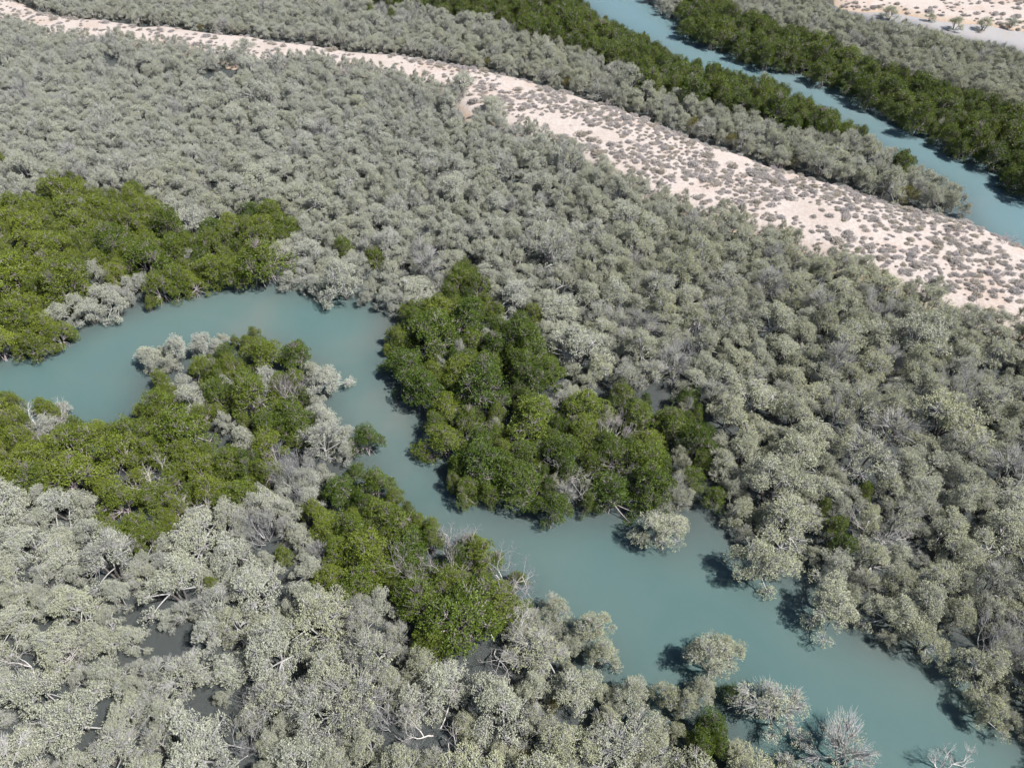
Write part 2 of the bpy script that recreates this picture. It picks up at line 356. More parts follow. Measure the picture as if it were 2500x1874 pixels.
def foliage_blob(r, c, rad, ntuft, nleaf, l, w, flat=0.8, low=-0.35, tuft_r=0.2, spread_up=0.7):
    """leaf clumps spread over a lobe of the crown; every clump is a small dense ball of leaves"""
    d = unit(r.normal(0, 1, (ntuft * 4, 3)))
    d = d[d[:, 2] > low]
    keep = []
    for q in d:                                     # clumps keep apart so that dark gaps stay between them
        if all(np.dot(q, k_) < 0.86 for k_ in keep): keep.append(q)
        if len(keep) >= ntuft: break
    d = np.array(keep)
    nt_ = len(d)
    rr = rad * r.uniform(0.68, 1.12, nt_)
    tc_ = c + d * rr[:, None] * np.array([1, 1, flat])
    cr = np.repeat(tuft_r * r.uniform(0.7, 1.35, nt_), nleaf)[:, None]
    n = nt_ * nleaf
    u = unit(r.normal(0, 1, (n, 3)) + np.repeat(d, nleaf, 0) * 0.55 + np.array([0, 0, 0.3]))
    P = np.repeat(tc_, nleaf, 0) + u * cr * r.uniform(0.35, 1.0, (n, 1))
    D = unit(u * 0.9 + r.normal(0, 0.5, (n, 3)))
    tone_t = np.repeat(r.uniform(0, 1, nt_), nleaf)
    tone = np.clip(0.5 * tone_t + 0.5 * r.uniform(0, 1, n), 0, 1)
    V, Q = leaves(P, D, r, l, w, spread_up)
    return V, Q, tone, tc_

def make_tree(kind, seed):
    """returns (trunk_mesh, crown_mesh, joined_mesh); crown radius about 2.3 m, height about 4 m"""
    r = np.random.default_rng(seed)
    R0 = 2.3
    if kind == 'grey': H0_, nb, ntuft, nleaf, l, w = 3.9, 23, 18, 27, 0.098, 0.047
    elif kind == 'sparse': H0_, nb, ntuft, nleaf, l, w = 3.8, 18, 13, 20, 0.098, 0.047
    elif kind == 'bare': H0_, nb, ntuft, nleaf, l, w = 3.6, 16, 5, 18, 0.098, 0.047
    elif kind == 'green': H0_, nb, ntuft, nleaf, l, w = 4.1, 28, 16, 24, 0.125, 0.064
    else: H0_, nb, ntuft, nleaf, l, w = 2.4, 10, 15, 24, 0.15, 0.065
    wood = Parts(); stem = Parts(); lv = Parts(); tones = []
    cs = []
    ph = r.uniform(0, 6.28, 3)
    for i in range(nb):
        ca = i * 2.39996 + r.normal(0, 0.35)
        foot = 0.80 + 0.20 * math.sin(2 * ca + ph[0]) + 0.14 * math.sin(3 * ca + ph[1]) + 0.08 * math.sin(5 * ca + ph[2])
        q = math.sqrt((i + 0.4) / nb) * r.uniform(0.82, 1.12)
        cr = R0 * 0.98 * foot * q
        base, top = (0.07, 0.84) if kind == 'green' else (0.09, 0.82)
        z = H0_ * (base + (top - base) * max(0.0, 1 - min(q, 1.1) ** 2.2 * 0.86)) * r.uniform(0.78, 1.12)
        rad = R0 * {'grey': r.uniform(0.15, 0.29), 'sparse': r.uniform(0.18, 0.30), 'green': r.uniform(0.19, 0.32)}.get(kind, 0.33)
        cs.append((np.array([math.cos(ca) * cr, math.sin(ca) * cr, z]), rad))
    if kind in ('grey', 'sparse', 'bare'):
        nst = r.integers(3, 6)
    else: nst = r.integers(2, 4)
    forks = []
    for s_ in range(nst):
        a = 2 * math.pi * s_ / nst + r.uniform(-0.4, 0.4)
        f = np.array([math.cos(a) * R0 * 0.24, math.sin(a) * R0 * 0.24, H0_ * r.uniform(0.26, 0.36)])
        b0 = np.array([math.cos(a) * 0.12, math.sin(a) * 0.12, -0.5])
        stem.tube(curve(b0, f, r, n=5, up=0.05), np.linspace(0.085, 0.06, 5), 6)
        forks.append(f)
    for c, rad in cs:
        f = min(forks, key=lambda q: np.linalg.norm((q - c)[:2]))
        pts = curve(f, c, r, n=6, up=0.22 if kind == 'sparse' else 0.12)
        wood.tube(pts, np.linspace(0.045 if kind in ('sparse', 'bare') else 0.06, 0.022, 6), 5)
        V, Q, t, tc_ = foliage_blob(r, c, rad, ntuft, nleaf, l, w, flat=0.82, low=-0.5 if kind == 'green' else -0.3,
                                    tuft_r={'grey': 0.165, 'sparse': 0.17, 'green': 0.19}.get(kind, 0.25))
        lv.add(V, Q); tones.append(t)
        step = 1 if kind in ('grey', 'sparse', 'bare') else 2
        for q in tc_[::step]:
            m = pts[-2] * 0.4 + c * 0.6 - np.array([0, 0, rad * 0.25])
            wood.tube(curve(m, q + (q - c) * 0.08, r, n=3, up=0.05), [0.026, 0.018, 0.009], 3)
        if kind in ('sparse', 'bare'):                        # bare twig sprays standing out of the leaves
            out = unit(c * np.array([1, 1, 0]) + np.array([0, 0, 0.9]))
            for _ in range(26 if kind == 'sparse' else 32):
                d = unit(r.normal(0, 0.55, 3) + out)
                q = c + d * rad * r.uniform(0.8, 1.7)
                wood.tube(curve(c - out * rad * 0.5, q, r, n=4, up=0.06), [0.02, 0.016, 0.011, 0.006], 3)
        elif kind == 'grey':
            for _ in range(7):
                d = unit(r.normal(0, 1, 3) + np.array([0, 0, 0.7]))
                q = c + d * rad * r.uniform(1.0, 1.45)
                wood.tube(curve(c, q, r, n=3, up=0.06), [0.025, 0.017, 0.008], 3)
    if kind == 'green' and seed % 2:                # a bare twig patch showing through the leaves
        for c, rad in cs[:: 6]:
            for _ in range(40):
                d = unit(r.normal(0, 0.6, 3) + np.array([0, 0, 1.0]))
                q = c + d * rad * r.uniform(0.8, 1.35)
                wood.tube(curve(c - np.array([0, 0, 0.3]), q, r, n=3, up=0.03), [0.02, 0.014, 0.007], 3)
    if kind == 'green':                             # stilt roots into the water
        for k in range(9):
            a = r.uniform(0, 6.28); q = np.array([math.cos(a) * r.uniform(0.6, 1.3), math.sin(a) * r.uniform(0.6, 1.3), -0.5])
            p = forks[k % nst] * np.array([0.7, 0.7, 0.75])
            wood.tube(curve(q, p, r, n=5, up=0.3), np.full(5, 0.035), 4)
    Vs, Qs = stem.arrays(); nq = len(Qs)
    wood.add(Vs, Qs)
    Vw, Qw = wood.arrays(); Vl, Ql = lv.arrays(); tn = np.concatenate(tones)
    wi = np.zeros(len(Qw)); wi[-nq:] = 1
    bark = M_BARK if kind in ('grey', 'sparse', 'bare') else M_DARKBARK
    lm = {'grey': M_GREY, 'sparse': M_GREY, 'bare': M_GREY, 'green': M_GREEN, 'olive': M_OLIVE}[kind]
    nm = f'{kind}_{seed}'
    tm = quad_mesh('trunk_' + nm, Vw, Qw, [bark, M_STEM], mat_idx=wi, smooth=True)
    cm = quad_mesh('crown_' + nm, Vl, Ql, [lm], tone=tn)
    jm = quad_mesh('whole_' + nm, np.concatenate([Vw, Vl]), np.concatenate([Qw, Ql + len(Vw)]), [bark, M_STEM, lm],
                   mat_idx=np.r_[wi, np.full(len(Ql), 2)], tone=np.r_[np.zeros(len(Qw)), tn])
    return tm, cm, jm

def grow(wood, twigs, r, p, d, L_, rad, lev, maxlev, nkid, spread, up=0.25):
    n = 4
    pts = [np.array(p, float)]
    dd = np.array(d, float)
    for i in range(n - 1):
        dd = unit(dd + r.normal(0, 0.16, 3) + np.array([0, 0, up * 0.25]))
        pts.append(pts[-1] + dd * L_ / (n - 1))
    tgt = wood if lev < maxlev - 1 else twigs
    tgt.tube(pts, np.linspace(rad, rad * 0.6, n), 6 if lev < 2 else 3)
    if lev >= maxlev: return
    for k in range(nkid[lev]):
        base = pts[-1] if k < 2 else pts[r.integers(1, n)]
        nd = unit(dd + r.normal(0, spread, 3) + np.array([0, 0, up]))
        grow(wood, twigs, r, base, nd, L_ * r.uniform(0.6, 0.85), max(rad * 0.58, 0.008), lev + 1, maxlev, nkid, spread, up)
def make_dead(seed, h=3.2, stems=3, maxlev=5, kids=(3, 3, 3, 3, 2), spread=0.5, lean=0.7, rad=0.09, wm=None, tm=None, up=0.2):
    r = np.random.default_rng(seed)
    wood, twigs = Parts(), Parts()
    a0 = r.uniform(0, 6.28)
    for s_ in range(stems):
        a = a0 + 2 * math.pi * s_ / stems + r.uniform(-0.4, 0.4)
        d = unit(np.array([math.cos(a) * lean, math.sin(a) * lean, 1.0]))
        grow(wood, twigs, r, (0, 0, -0.5), d, h * 0.42, rad, 0, maxlev, kids, spread, up)
    a_ = quad_mesh(f'branches_{seed}', *wood.arrays(), [wm or M_DEAD], smooth=True)
    b_ = quad_mesh(f'twigs_{seed}', *twigs.arrays(), [tm or M_DEAD], smooth=True)
    return a_, b_

def make_shrub(seed):
    r = np.random.default_rng(seed)
    lv = Parts(); tones = []
    nb = r.integers(3, 6)
    for i in range(nb):
        a = r.uniform(0, 6.28); q = r.uniform(0.0, 0.42) if i else 0
        rad = r.uniform(0.26, 0.40)
        V, Q, t, _ = foliage_blob(r, np.array([math.cos(a) * q, math.sin(a) * q * 0.8, 0.10]), rad, 22, 13, 0.10, 0.055, flat=0.75, low=-0.15, tuft_r=0.10, spread_up=1.2)
        lv.add(V, Q); tones.append(t)
    w = Parts()
    for i in range(14):
        d = unit(r.normal(0, 1, 3) + np.array([0, 0, 0.6])); d[2] = abs(d[2])
        w.tube([(0, 0, -0.12), d * 0.25, d * r.uniform(0.42, 0.62)], [0.02, 0.014, 0.006], 3)
    V, Q = w.arrays(); lv.add(V, Q)
    mi = np.r_[np.zeros(sum(len(t) for t in tones)), np.ones(len(Q))]
    tn = np.concatenate(tones + [np.full(len(Q), 0.5)])
    V, Q = lv.arrays()
    return quad_mesh(f'shrub_{seed}', V, Q, [M_SHRUB, M_LILAC], mat_idx=mi, tone=tn)

# ------------------------------------------------------------------ ground and water
def axis(lo, hi, step, far):
    core = np.arange(lo, hi + 0.01, step)
    a = [core]; d = step; x = hi; up = []
    while x < far: d *= 1.5; x += d; up.append(x)
    d = step; x = lo; dn = []
    while x > -far: d *= 1.5; x -= d; dn.append(x)
    return np.concatenate([np.array(dn[::-1]), core, np.array(up)])
def blur(a, n):
    for _ in range(3):
        c = np.cumsum(np.pad(a, ((n + 1, n), (0, 0)), 'edge'), 0); a = (c[2 * n + 1:] - c[:-2 * n - 1]) / (2 * n + 1)
        c = np.cumsum(np.pad(a, ((0, 0), (n + 1, n)), 'edge'), 1); a = (c[:, 2 * n + 1:] - c[:, :-2 * n - 1]) / (2 * n + 1)
    return a
CX0, CX1, CY0, CY1 = -215, 215, 4, 262
def ground_mask(mask, X, Y, z, reach):
    """image mask carried to the ground; it also runs under crowns that hide its near edge"""
    out = np.zeros(X.shape, bool)
    for dy in reach:
        px, py, d = project(X, Y + dy, z)
        ok = (px > RX0) & (px < RX1 - 5) & (py > RY0) & (py < RY1 - 5)
        out |= look(mask, px, py) & ok
    return out
def grid_faces(nx, ny):
    i = np.arange(ny - 1)[:, None] * nx + np.arange(nx - 1)[None, :]
    return np.stack([i, i + 1, i + nx + 1, i + nx], -1).reshape(-1, 4)
def in_core(xs, ys):
    X, Y = np.meshgrid(xs, ys)
    return X, Y
xs = axis(CX0, CX1, 1.0, 2500); ys = axis(CY0, CY1, 1.0, 2500)
X, Y = np.meshgrid(xs, ys)
Yc = np.maximum(Y, 6.0)
core = (X >= CX0) & (X <= CX1) & (Y >= CY0) & (Y <= CY1)
md = ground_mask(M_dune, X, Yc, 0.9, (0, 2, 4, 5.5)) & core
ms = ground_mask(M_saltsand, X, Yc, 0.3, (0, 1.5)) & core
mp = ground_mask(M_patch, X, Yc, 0.05, (0,)) & core
ci = np.where(core.any(1))[0]; cj = np.where(core.any(0))[0]
sl = np.s_[ci[0]:ci[-1] + 1, cj[0]:cj[-1] + 1]
Z = np.full(X.shape, -0.8)
bd = blur(md[sl].astype(float), 1); bd2 = blur(md[sl].astype(float), 4)
bs = blur(ms[sl].astype(float), 2); bpz = blur(mp[sl].astype(float), 1)
wav = 0.5 + 0.5 * np.sin(X[sl] * 0.11 + Y[sl] * 0.07) * np.cos(Y[sl] * 0.13 - X[sl] * 0.05)
Zc = -0.8 + 1.25 * bd + 1.1 * bd2 * bd + 0.25 * wav * bd2 + 1.75 * bs + 0.95 * bpz + rng.normal(0, 0.02, bd.shape)
Z[sl] = np.minimum(Zc, 1.9)
terr = bpy.data.objects.new('sand_ground', quad_mesh('sand_ground', np.stack([X, Y, Z], -1).reshape(-1, 3), grid_faces(len(xs), len(ys)), [M_SAND], smooth=True))
C.objects.link(terr); terr['kind'] = 'structure'; terr['label'] = 'pale sand dune ridge and saltpan above the flooded mangroves'
def ground_z(x, y):
    fx = (x - CX0); fy = (y - CY0)
    i = np.clip(np.floor(fy).astype(int), 0, Zc.shape[0] - 2); j = np.clip(np.floor(fx).astype(int), 0, Zc.shape[1] - 2)
    a = np.clip(fx - j, 0, 1); b_ = np.clip(fy - i, 0, 1)
    zz = Z[sl]
    return (zz[i, j] * (1 - a) * (1 - b_) + zz[i, j + 1] * a * (1 - b_) + zz[i + 1, j] * (1 - a) * b_ + zz[i + 1, j + 1] * a * b_)

xw = axis(CX0, CX1, 1.5, 2500); yw = axis(CY0, CY1, 1.5, 2500)
Xw, Yw = np.meshgrid(xw, yw); Ywc = np.maximum(Yw, 6.0)
corew = (Xw >= CX0) & (Xw <= CX1) & (Yw >= CY0) & (Yw <= CY1)
mc = ground_mask(M_creek, Xw, Ywc, 0.0, (0, 2, 3.5)) & corew
mpale = ground_mask(M_salt, Xw, Ywc, 0.0, (0, 2)) & corew
ci = np.where(corew.any(1))[0]; cj = np.where(corew.any(0))[0]
slw = np.s_[ci[0]:ci[-1] + 1, cj[0]:cj[-1] + 1]
A = np.zeros(Xw.shape); B = np.zeros(Xw.shape)
A[slw] = blur(mc[slw].astype(float), 1); B[slw] = blur(mpale[slw].astype(float), 1)
me = quad_mesh('creek_water', np.stack([Xw, Yw, np.zeros(Xw.shape)], -1).reshape(-1, 3), grid_faces(len(xw), len(yw)), [M_WATER], smooth=True)
U = np.zeros(Xw.shape); U[slw] = blur((ground_mask(M_up, Xw, Ywc, 0.0, (0, 2, 3.5)) & corew)[slw].astype(float), 2)
for nm, arr in (('deep', A), ('pale', B), ('upper', U)):
    at = me.attributes.new(nm, 'FLOAT', 'POINT'); at.data.foreach_set('value', arr.ravel().astype(np.float32))
wat = bpy.data.objects.new('creek_water', me); C.objects.link(wat); wat['kind'] = 'structure'
wat['label'] = 'turquoise turbid tidal creek water'

# ------------------------------------------------------------------ where every plant stands
cell = 3.0
class Hash:
    def __init__(s): s.g = {}
    def add(s, x, y, R): s.g.setdefault((int(x // cell), int(y // cell)), []).append((x, y, R))
    def ok(s, x, y, R, k):
        ci, cj = int(x // cell), int(y // cell)
        for i in range(ci - 2, ci + 3):
            for j in range(cj - 2, cj + 3):
                for (a, b_, q) in s.g.get((i, j), ()):
                    if (a - x) ** 2 + (b_ - y) ** 2 < (k * (q + R)) ** 2: return False
        return True
hs = Hash()
PXM = (-520, 3020); PYM = (-120, 2380)

# dead and half-bare trees picked out one by one: (px, py of the base, height, kind, seed, label)
dead_list = [
 (2310,1884,2.6,'fork',1,'lone leafless white dead tree with forked branches standing in the creek'),
 (1214,1575,4.0,'white',2,'tall bleached bare tree with curving limbs below the dark green spit'),
 (742,1206,4.0,'fan',3,'upright fan of bare lilac grey branches left of the narrow creek'),
 (492,1252,2.4,'white',4,'small white starburst dead tree at the lower edge of the left green grove'),
 (130,1096,2.8,'lilac',5,'dark lilac bare tree in the green grove by the left edge'),
 (112,1050,3.0,'white',6,'white bare tree rising from green crowns near the left edge below the creek'),
 (400,1195,3.0,'white',7,'bleached bare tree beside the small pool in the left green grove'),
 (716,990,3.2,'lilac',8,'lilac bare tree on the peninsula beside the pale tree strip'),
 (1052,1425,4.2,'lilac',9,'tall lilac bare tree standing amid the dark green spit'),
 (1232,1432,3.8,'lilac',10,'slanting purple grey bare branches near the right tip of the green spit'),
 (1110,1350,3.0,'lilac',11,'bare lilac branches in the notch of the spit by the creek'),
 (652,1322,3.6,'fan',12,'bare grey fan tree left of the narrow green crown below the peninsula'),
 (1070,1792,3.4,'white',13,'pale bare tree sweeping over a dark pool near the bottom edge'),
 (90,1672,3.8,'white',14,'wide pale leafless tree in the lower left corner'),
 (608,1830,3.2,'fan',15,'bare twiggy tree near the bottom edge left of centre'),
 (2322,990,3.6,'fan',16,'bare grey tree amid the grey stand at the right'),
 (2130,785,3.4,'fan',17,'twiggy bare tree in the grey stand below the dune'),
 (2396,1590,3.6,'fan',18,'bare crown of lilac twigs at the right edge above the creek'),
 (1420,1200,3.0,'white',19,'white bare twigs in the lower part of the dark green headland'),
 (1350,1180,3.0,'white',20,'pale bare tree left of the white twigs in the lower headland'),
 (1500,1085,3.0,'lilac',21,'fallen looking bare branches in the middle of the dark green headland'),
 (1520,1175,2.8,'lilac',22,'lilac bare tree near the lower right of the headland grove'),
 (960,1780,3.4,'fan',23,'bare twiggy tree among grey crowns at the bottom left of centre'),
 (2130,1340,3.4,'white',24,'white leaning bare branches on the right creek bank'),
 (1665,880,3.4,'fan',25,'bare grey tree right of the small pool above the headland'),
]
dune_dead = [(2337,585,1.3,31,'dark dead bush with bare twigs on the right of the dune'),
 (2457,592,1.6,32,'large dead bush at the dune edge beside the upper creek'),
 (1893,412,1.1,33,'small dead bush on the upper edge of the dune'),
 (1478,255,1.2,34,'grey twiggy bush at the far foot of the dune')]
special = [(1880,1757,2.7,3.9,'sparse',41,'leaning half bare mangrove standing alone in the creek near the bottom right'),
 (2042,1868,3.2,4.2,'bare',42,'broad half bare mangrove with pale twigs standing in the creek at bottom right')]
for px, py, h, k, s_, lab in dead_list:
    x, y = ground(px, py); hs.add(x, y, 0.75 if look(LAB, px, py - 30) == GREEN else 1.5)
for px, py, R, h, k, s_, lab in special:
    x, y = ground(px, py); hs.add(x, y, R)

# lone trees on sand
lone = [(602,138,1.7,'rounded lone grey tree standing at the edge of the dune, upper left'),
 (1130,236,2.6,'bushy grey tree standing apart at the near foot of the dune'),
 (1205,290,2.6,'rounded pale grey tree bulging onto the near edge of the dune'),
 (2329,72,2.2,'lone grey mangrove standing in the pale saltpan water, leftmost of three'),
 (2399,74,2.0,'lone grey mangrove standing in the pale saltpan water, middle of three'),
 (2465,70,1.6,'small lone grey mangrove standing in the pale saltpan water, rightmost of three'),
 (2167,48,2.4,'grey mangrove at the left end of the saltpan water'),
 (2268,52,1.4,'small grey mangrove at the upper edge of the saltpan water')]
trees = []      # dict per plant
for px, py, R, lab in lone:
    x, y = ground(px, py)
    R *= 1.15; H = 1.05 * R + 0.4
    trees.append(dict(x=x, y=y, R=R, H=H, kind='grey', label=lab, z=0.0)); hs.add(x, y, R)

ring = [(math.cos(a), math.sin(a)) for a in np.arange(8) * math.pi / 4]
def crown_ok(x, y, R, H, kind):
    zc, bb = H * 0.55, H * 0.42
    cx, cy, d = project(x, y, zc)
    c = int(look(LAB, cx, cy))
    want = {'grey': GREY, 'green': GREEN, 'olive': OLIVE}[kind]
    if c != want: return None
    s = FPX / d
    ex = R * s * 0.97; ey = math.hypot(R * sth, bb * cth) * s * 0.95
    bad = 0; other = 0
    for (a, b_) in ring:
        v = int(look(LAB, cx + a * ex, cy + b_ * ey))
        if v in (WATER, SAND, POOL): bad += 1
        elif v != want: other += 1
    return bad, other, cx, cy, s
def size_for(kind, px, py, big):
    if kind == 'grey':
        far = np.clip((900 - py) / 900, 0, 1)
        left = np.clip((1500 - px) / 1500, 0, 1)
        base = 2.2 - 0.66 * far - 0.2 * left * far
    elif kind == 'green': base = 2.3
    else: base = 1.5
    return base * big
def force(lst, kind):
    """single crowns that the photograph shows inside a stand of the other kind"""
    for (a, b_, rx, ry) in lst:
        H = 3.4
        for _ in range(2):
            x, y = ground(a, b_, H * 0.55); d = project(x, y, H * 0.55)[2]
            R = max(0.8, min(rx, ry * 1.25) * d / FPX * 1.05); H = (1.15 * R + 1.7) if kind != 'olive' else 1.1 * R + 0.6
        n = max(1, int(round(ry / rx / 1.2)))
        for k in range(n):
            yy = b_ + (k - (n - 1) / 2) * rx * 1.5
            x, y = ground(a, yy, H * 0.55)
            trees.append(dict(x=x, y=y, R=R, H=H, kind=kind, leafy=True)); hs.add(x, y, R)
force([(1858,1361,86,70),(2040,1466,78,64),(2190,1485,72,60),(2268,1554,58,48),(2403,1612,72,58),(2422,1736,52,42),(2132,1361,58,46),
       (1739,1601,70,56),(1766,1574,44,36),(1614,1285,66,52),(1351,1487,48,40),(1448,1526,56,46),(1465,1600,54,44),(1536,1695,54,44),(1633,1696,44,36)], 'grey')
force(grey_spots, 'grey'); force(olive_spots, 'olive'); force(green_spots, 'green')
force([(1738,1772,50,46),(1702,1806,42,40),(1755,1812,36,34),(2035,1285,36,34),(2060,1330,36,34)], 'green')
for _ in range(80):                                # odd grey crowns scattered through the green groves
    a, b_ = rng.uniform(0, W0), rng.uniform(0, 1600)
    if look(LAB, a, b_) == GREEN and look(LAB, a, b_ + 25) == GREEN and look(LAB, a + 25, b_) == GREEN and look(LAB, a - 25, b_) == GREEN:
        x, y = ground(a, b_, 2.2)
        R = rng.uniform(0.7, 1.35); trees.append(dict(x=x, y=y, R=R, H=R + 2.9, kind='grey', odd=True)); hs.add(x, y, R * 0.7)
x_lo, x_hi, y_lo, y_hi = CX0 + 3, CX1 - 3, CY0 + 2, CY1 - 6
GROW = (CX1 - CX0) / 350.0                         # keeps the planting density of the wider plot
for kind, passes in (('green', ((1.15, 0.58, 26000), (0.85, 0.55, 26000), (0.6, 0.54, 26000), (0.45, 0.58, 16000))),
                     ('grey', ((1.2, 0.60, 24000), (0.95, 0.565, 40000), (0.72, 0.55, 40000), (0.50, 0.56, 30000)))):
    for big, k, n in passes:
        # even spread over the ground in view
        n = int(n * GROW)
        pts = np.stack([rng.uniform(x_lo, x_hi, n * 2), rng.uniform(y_lo, y_hi, n * 2)], 1)
        px, py, d = project(pts[:, 0], pts[:, 1], 2.0)
        keep = (px > PXM[0]) & (px < PXM[1]) & (py > PYM[0]) & (py < PYM[1])
        want = {'grey': GREY, 'green': GREEN, 'olive': OLIVE}[kind]
        keep &= look(LAB, px, py) == want
        for (x, y), a, b_ in zip(pts[keep], px[keep], py[keep]):
            R = size_for(kind, a, b_, big) * float(np.clip(rng.lognormal(0, 0.22), 0.62, 1.5))
            if not hs.ok(x, y, R, k): continue
            H = (1.35 * R + 1.1 if kind == 'grey' else (1.2 * R + 1.6 if kind == 'green' else 1.1 * R + 0.3)) * float(np.clip(rng.normal(1.0, 0.14), 0.7, 1.35))
            res = crown_ok(x, y, R, H, kind)
            if res is None: continue
            bad, other, cx, cy, s = res
            if bad > (0 if kind != 'olive' else 3) or other > (3 if kind != 'olive' else 8): continue
            hs.add(x, y, R)
            trees.append(dict(x=x, y=y, R=R, H=H, kind=kind))
for t in trees:
    px, py, d = project(t['x'], t['y'], t['H'] * 0.55)
    t['px'], t['py'], t['s'] = px, py, t['R'] * FPX / d
    gz = float(ground_z(np.array(t['x']), np.array(t['y'])))
    t['z'] = max(0.0, gz)
    t['in'] = (-10 < px < W0 + 10) and (-10 < py < H0 + 10)
    t['fully'] = (0.01 * W0 < px < 0.99 * W0) and (0.01 * H0 < py < 0.99 * H0)
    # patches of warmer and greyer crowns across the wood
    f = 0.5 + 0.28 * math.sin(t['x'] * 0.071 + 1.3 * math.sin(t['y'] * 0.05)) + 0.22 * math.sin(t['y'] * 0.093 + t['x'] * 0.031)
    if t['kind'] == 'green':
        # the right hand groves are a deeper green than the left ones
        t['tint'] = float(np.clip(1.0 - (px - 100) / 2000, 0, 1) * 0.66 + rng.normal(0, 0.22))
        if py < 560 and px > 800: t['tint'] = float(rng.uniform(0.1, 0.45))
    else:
        g = np.clip((px - 500) / 1500, 0, 1) * 0.45 + np.clip((py - 300) / 1200, 0, 1) * 0.22  # silver to darker olive rightwards; sunlit-to-shaded difference partly put into the leaf colour
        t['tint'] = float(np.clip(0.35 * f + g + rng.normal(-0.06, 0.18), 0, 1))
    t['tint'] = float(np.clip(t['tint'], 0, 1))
    if t['kind'] == 'grey':
        t['sparse'] = 'label' not in t and not t.get('leafy') and rng.random() < (0.55 if t.get('odd') else 0.26)
        t['bare'] = bool(t['sparse'] and rng.random() < 0.12)

# ------------------------------------------------------------------ plant meshes
NG, NS, NGR, NB = 14, 6, 10, 3
VAR = {'grey': [make_tree('grey', 100 + i) for i in range(NG)],
       'sparse': [make_tree('sparse', 200 + i) for i in range(NS)],
       'bare': [make_tree('bare', 250 + i) for i in range(NB)],
       'green': [make_tree('green', 300 + i) for i in range(NGR)],
       'olive': [make_tree('olive', 400 + i) for i in range(2)]}
BASE = {'grey': (2.3, 3.9), 'sparse': (2.3, 3.8), 'bare': (2.3, 3.6), 'green': (2.3, 4.1), 'olive': (2.3, 2.4)}
SHRUB = [make_shrub(500 + i) for i in range(6)]

def link(o, parent=None):
    C.objects.link(o)
    if parent is not None: o.parent = parent
    return o
used = set()
def place_words(px, py):
    a, b_ = 100 * px / W0, 100 * py / H0
    return a, b_
ONES = 'zero one two three four five six seven eight nine ten eleven twelve thirteen fourteen fifteen sixteen seventeen eighteen nineteen'.split()
TENS = 'x x twenty thirty forty fifty sixty seventy eighty ninety'.split()
def words(n):
    n = int(round(n))
    if n < 20: return ONES[max(n, 0)]
    return TENS[n // 10] + ('-' + ONES[n % 10] if n % 10 else '') if n < 100 else 'ninety-nine'
def uniq(prefix, px, py):
    a, b_ = place_words(px, py)
    for da, db in ((0, 0), (0, 0.5), (0, -0.5), (0.5, 0), (-0.5, 0), (0.5, 0.5), (-0.5, -0.5), (0.8, 0), (-0.8, 0), (0, 0.8), (0, -0.8), (1, 1), (-1, 1), (1, -1), (-1, -1)):
        s_ = f'{prefix}, {words(a + da)} percent across, {words(b_ + db)} percent down'
        if s_ not in used: break
    used.add(s_)
    return s_
def near(mask, px, py, rad):
    q = [(px + rad * a, py + rad * b_) for a, b_ in ring]
    return any(bool(look(mask, a, b_)) for a, b_ in q)
def where(t):
    px, py, s_ = t['px'], t['py'], t['s']
    if near(M_creek, px, py, s_ * 1.5): return 'at the creek edge'
    if near(M_dune, px, py, s_ * 1.8): return 'at the dune edge'
    if t['kind'] == 'grey':
        if near(LAB == GREEN, px, py, s_ * 1.3): return 'beside green crowns'
        if near(M_pool, px, py, s_ * 1.6): return 'by a small pool'
        return 'amid the grey stand'
    if near(LAB == GREY, px, py, s_ * 1.3): return 'bordering grey crowns'
    if near(M_pool, px, py, s_ * 1.6): return 'by a small pool'
    return 'amid the green grove'

def put_tree(t, name, label, cat, group, kind):
    i = int(rng.integers(0, len(VAR[kind])))
    tm, cm, jm = VAR[kind][i]
    root = bpy.data.objects.new(name, None); root.empty_display_size = 0.3
    root.location = (t['x'], t['y'], t['z']); root.rotation_euler = (rng.normal(0, 0.08), rng.normal(0, 0.08), rng.uniform(0, 6.283))
    bR, bH = BASE[kind]
    f = t['R'] / bR
    root.scale = (f * rng.uniform(0.86, 1.14), f * rng.uniform(0.86, 1.14), t['H'] / bH)
    root['label'] = label; root['category'] = cat
    if group: root['group'] = group
    link(root)
    a = link(bpy.data.objects.new('trunk', tm), root)
    b_ = link(bpy.data.objects.new('crown', cm), root)
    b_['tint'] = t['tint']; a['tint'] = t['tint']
    return root

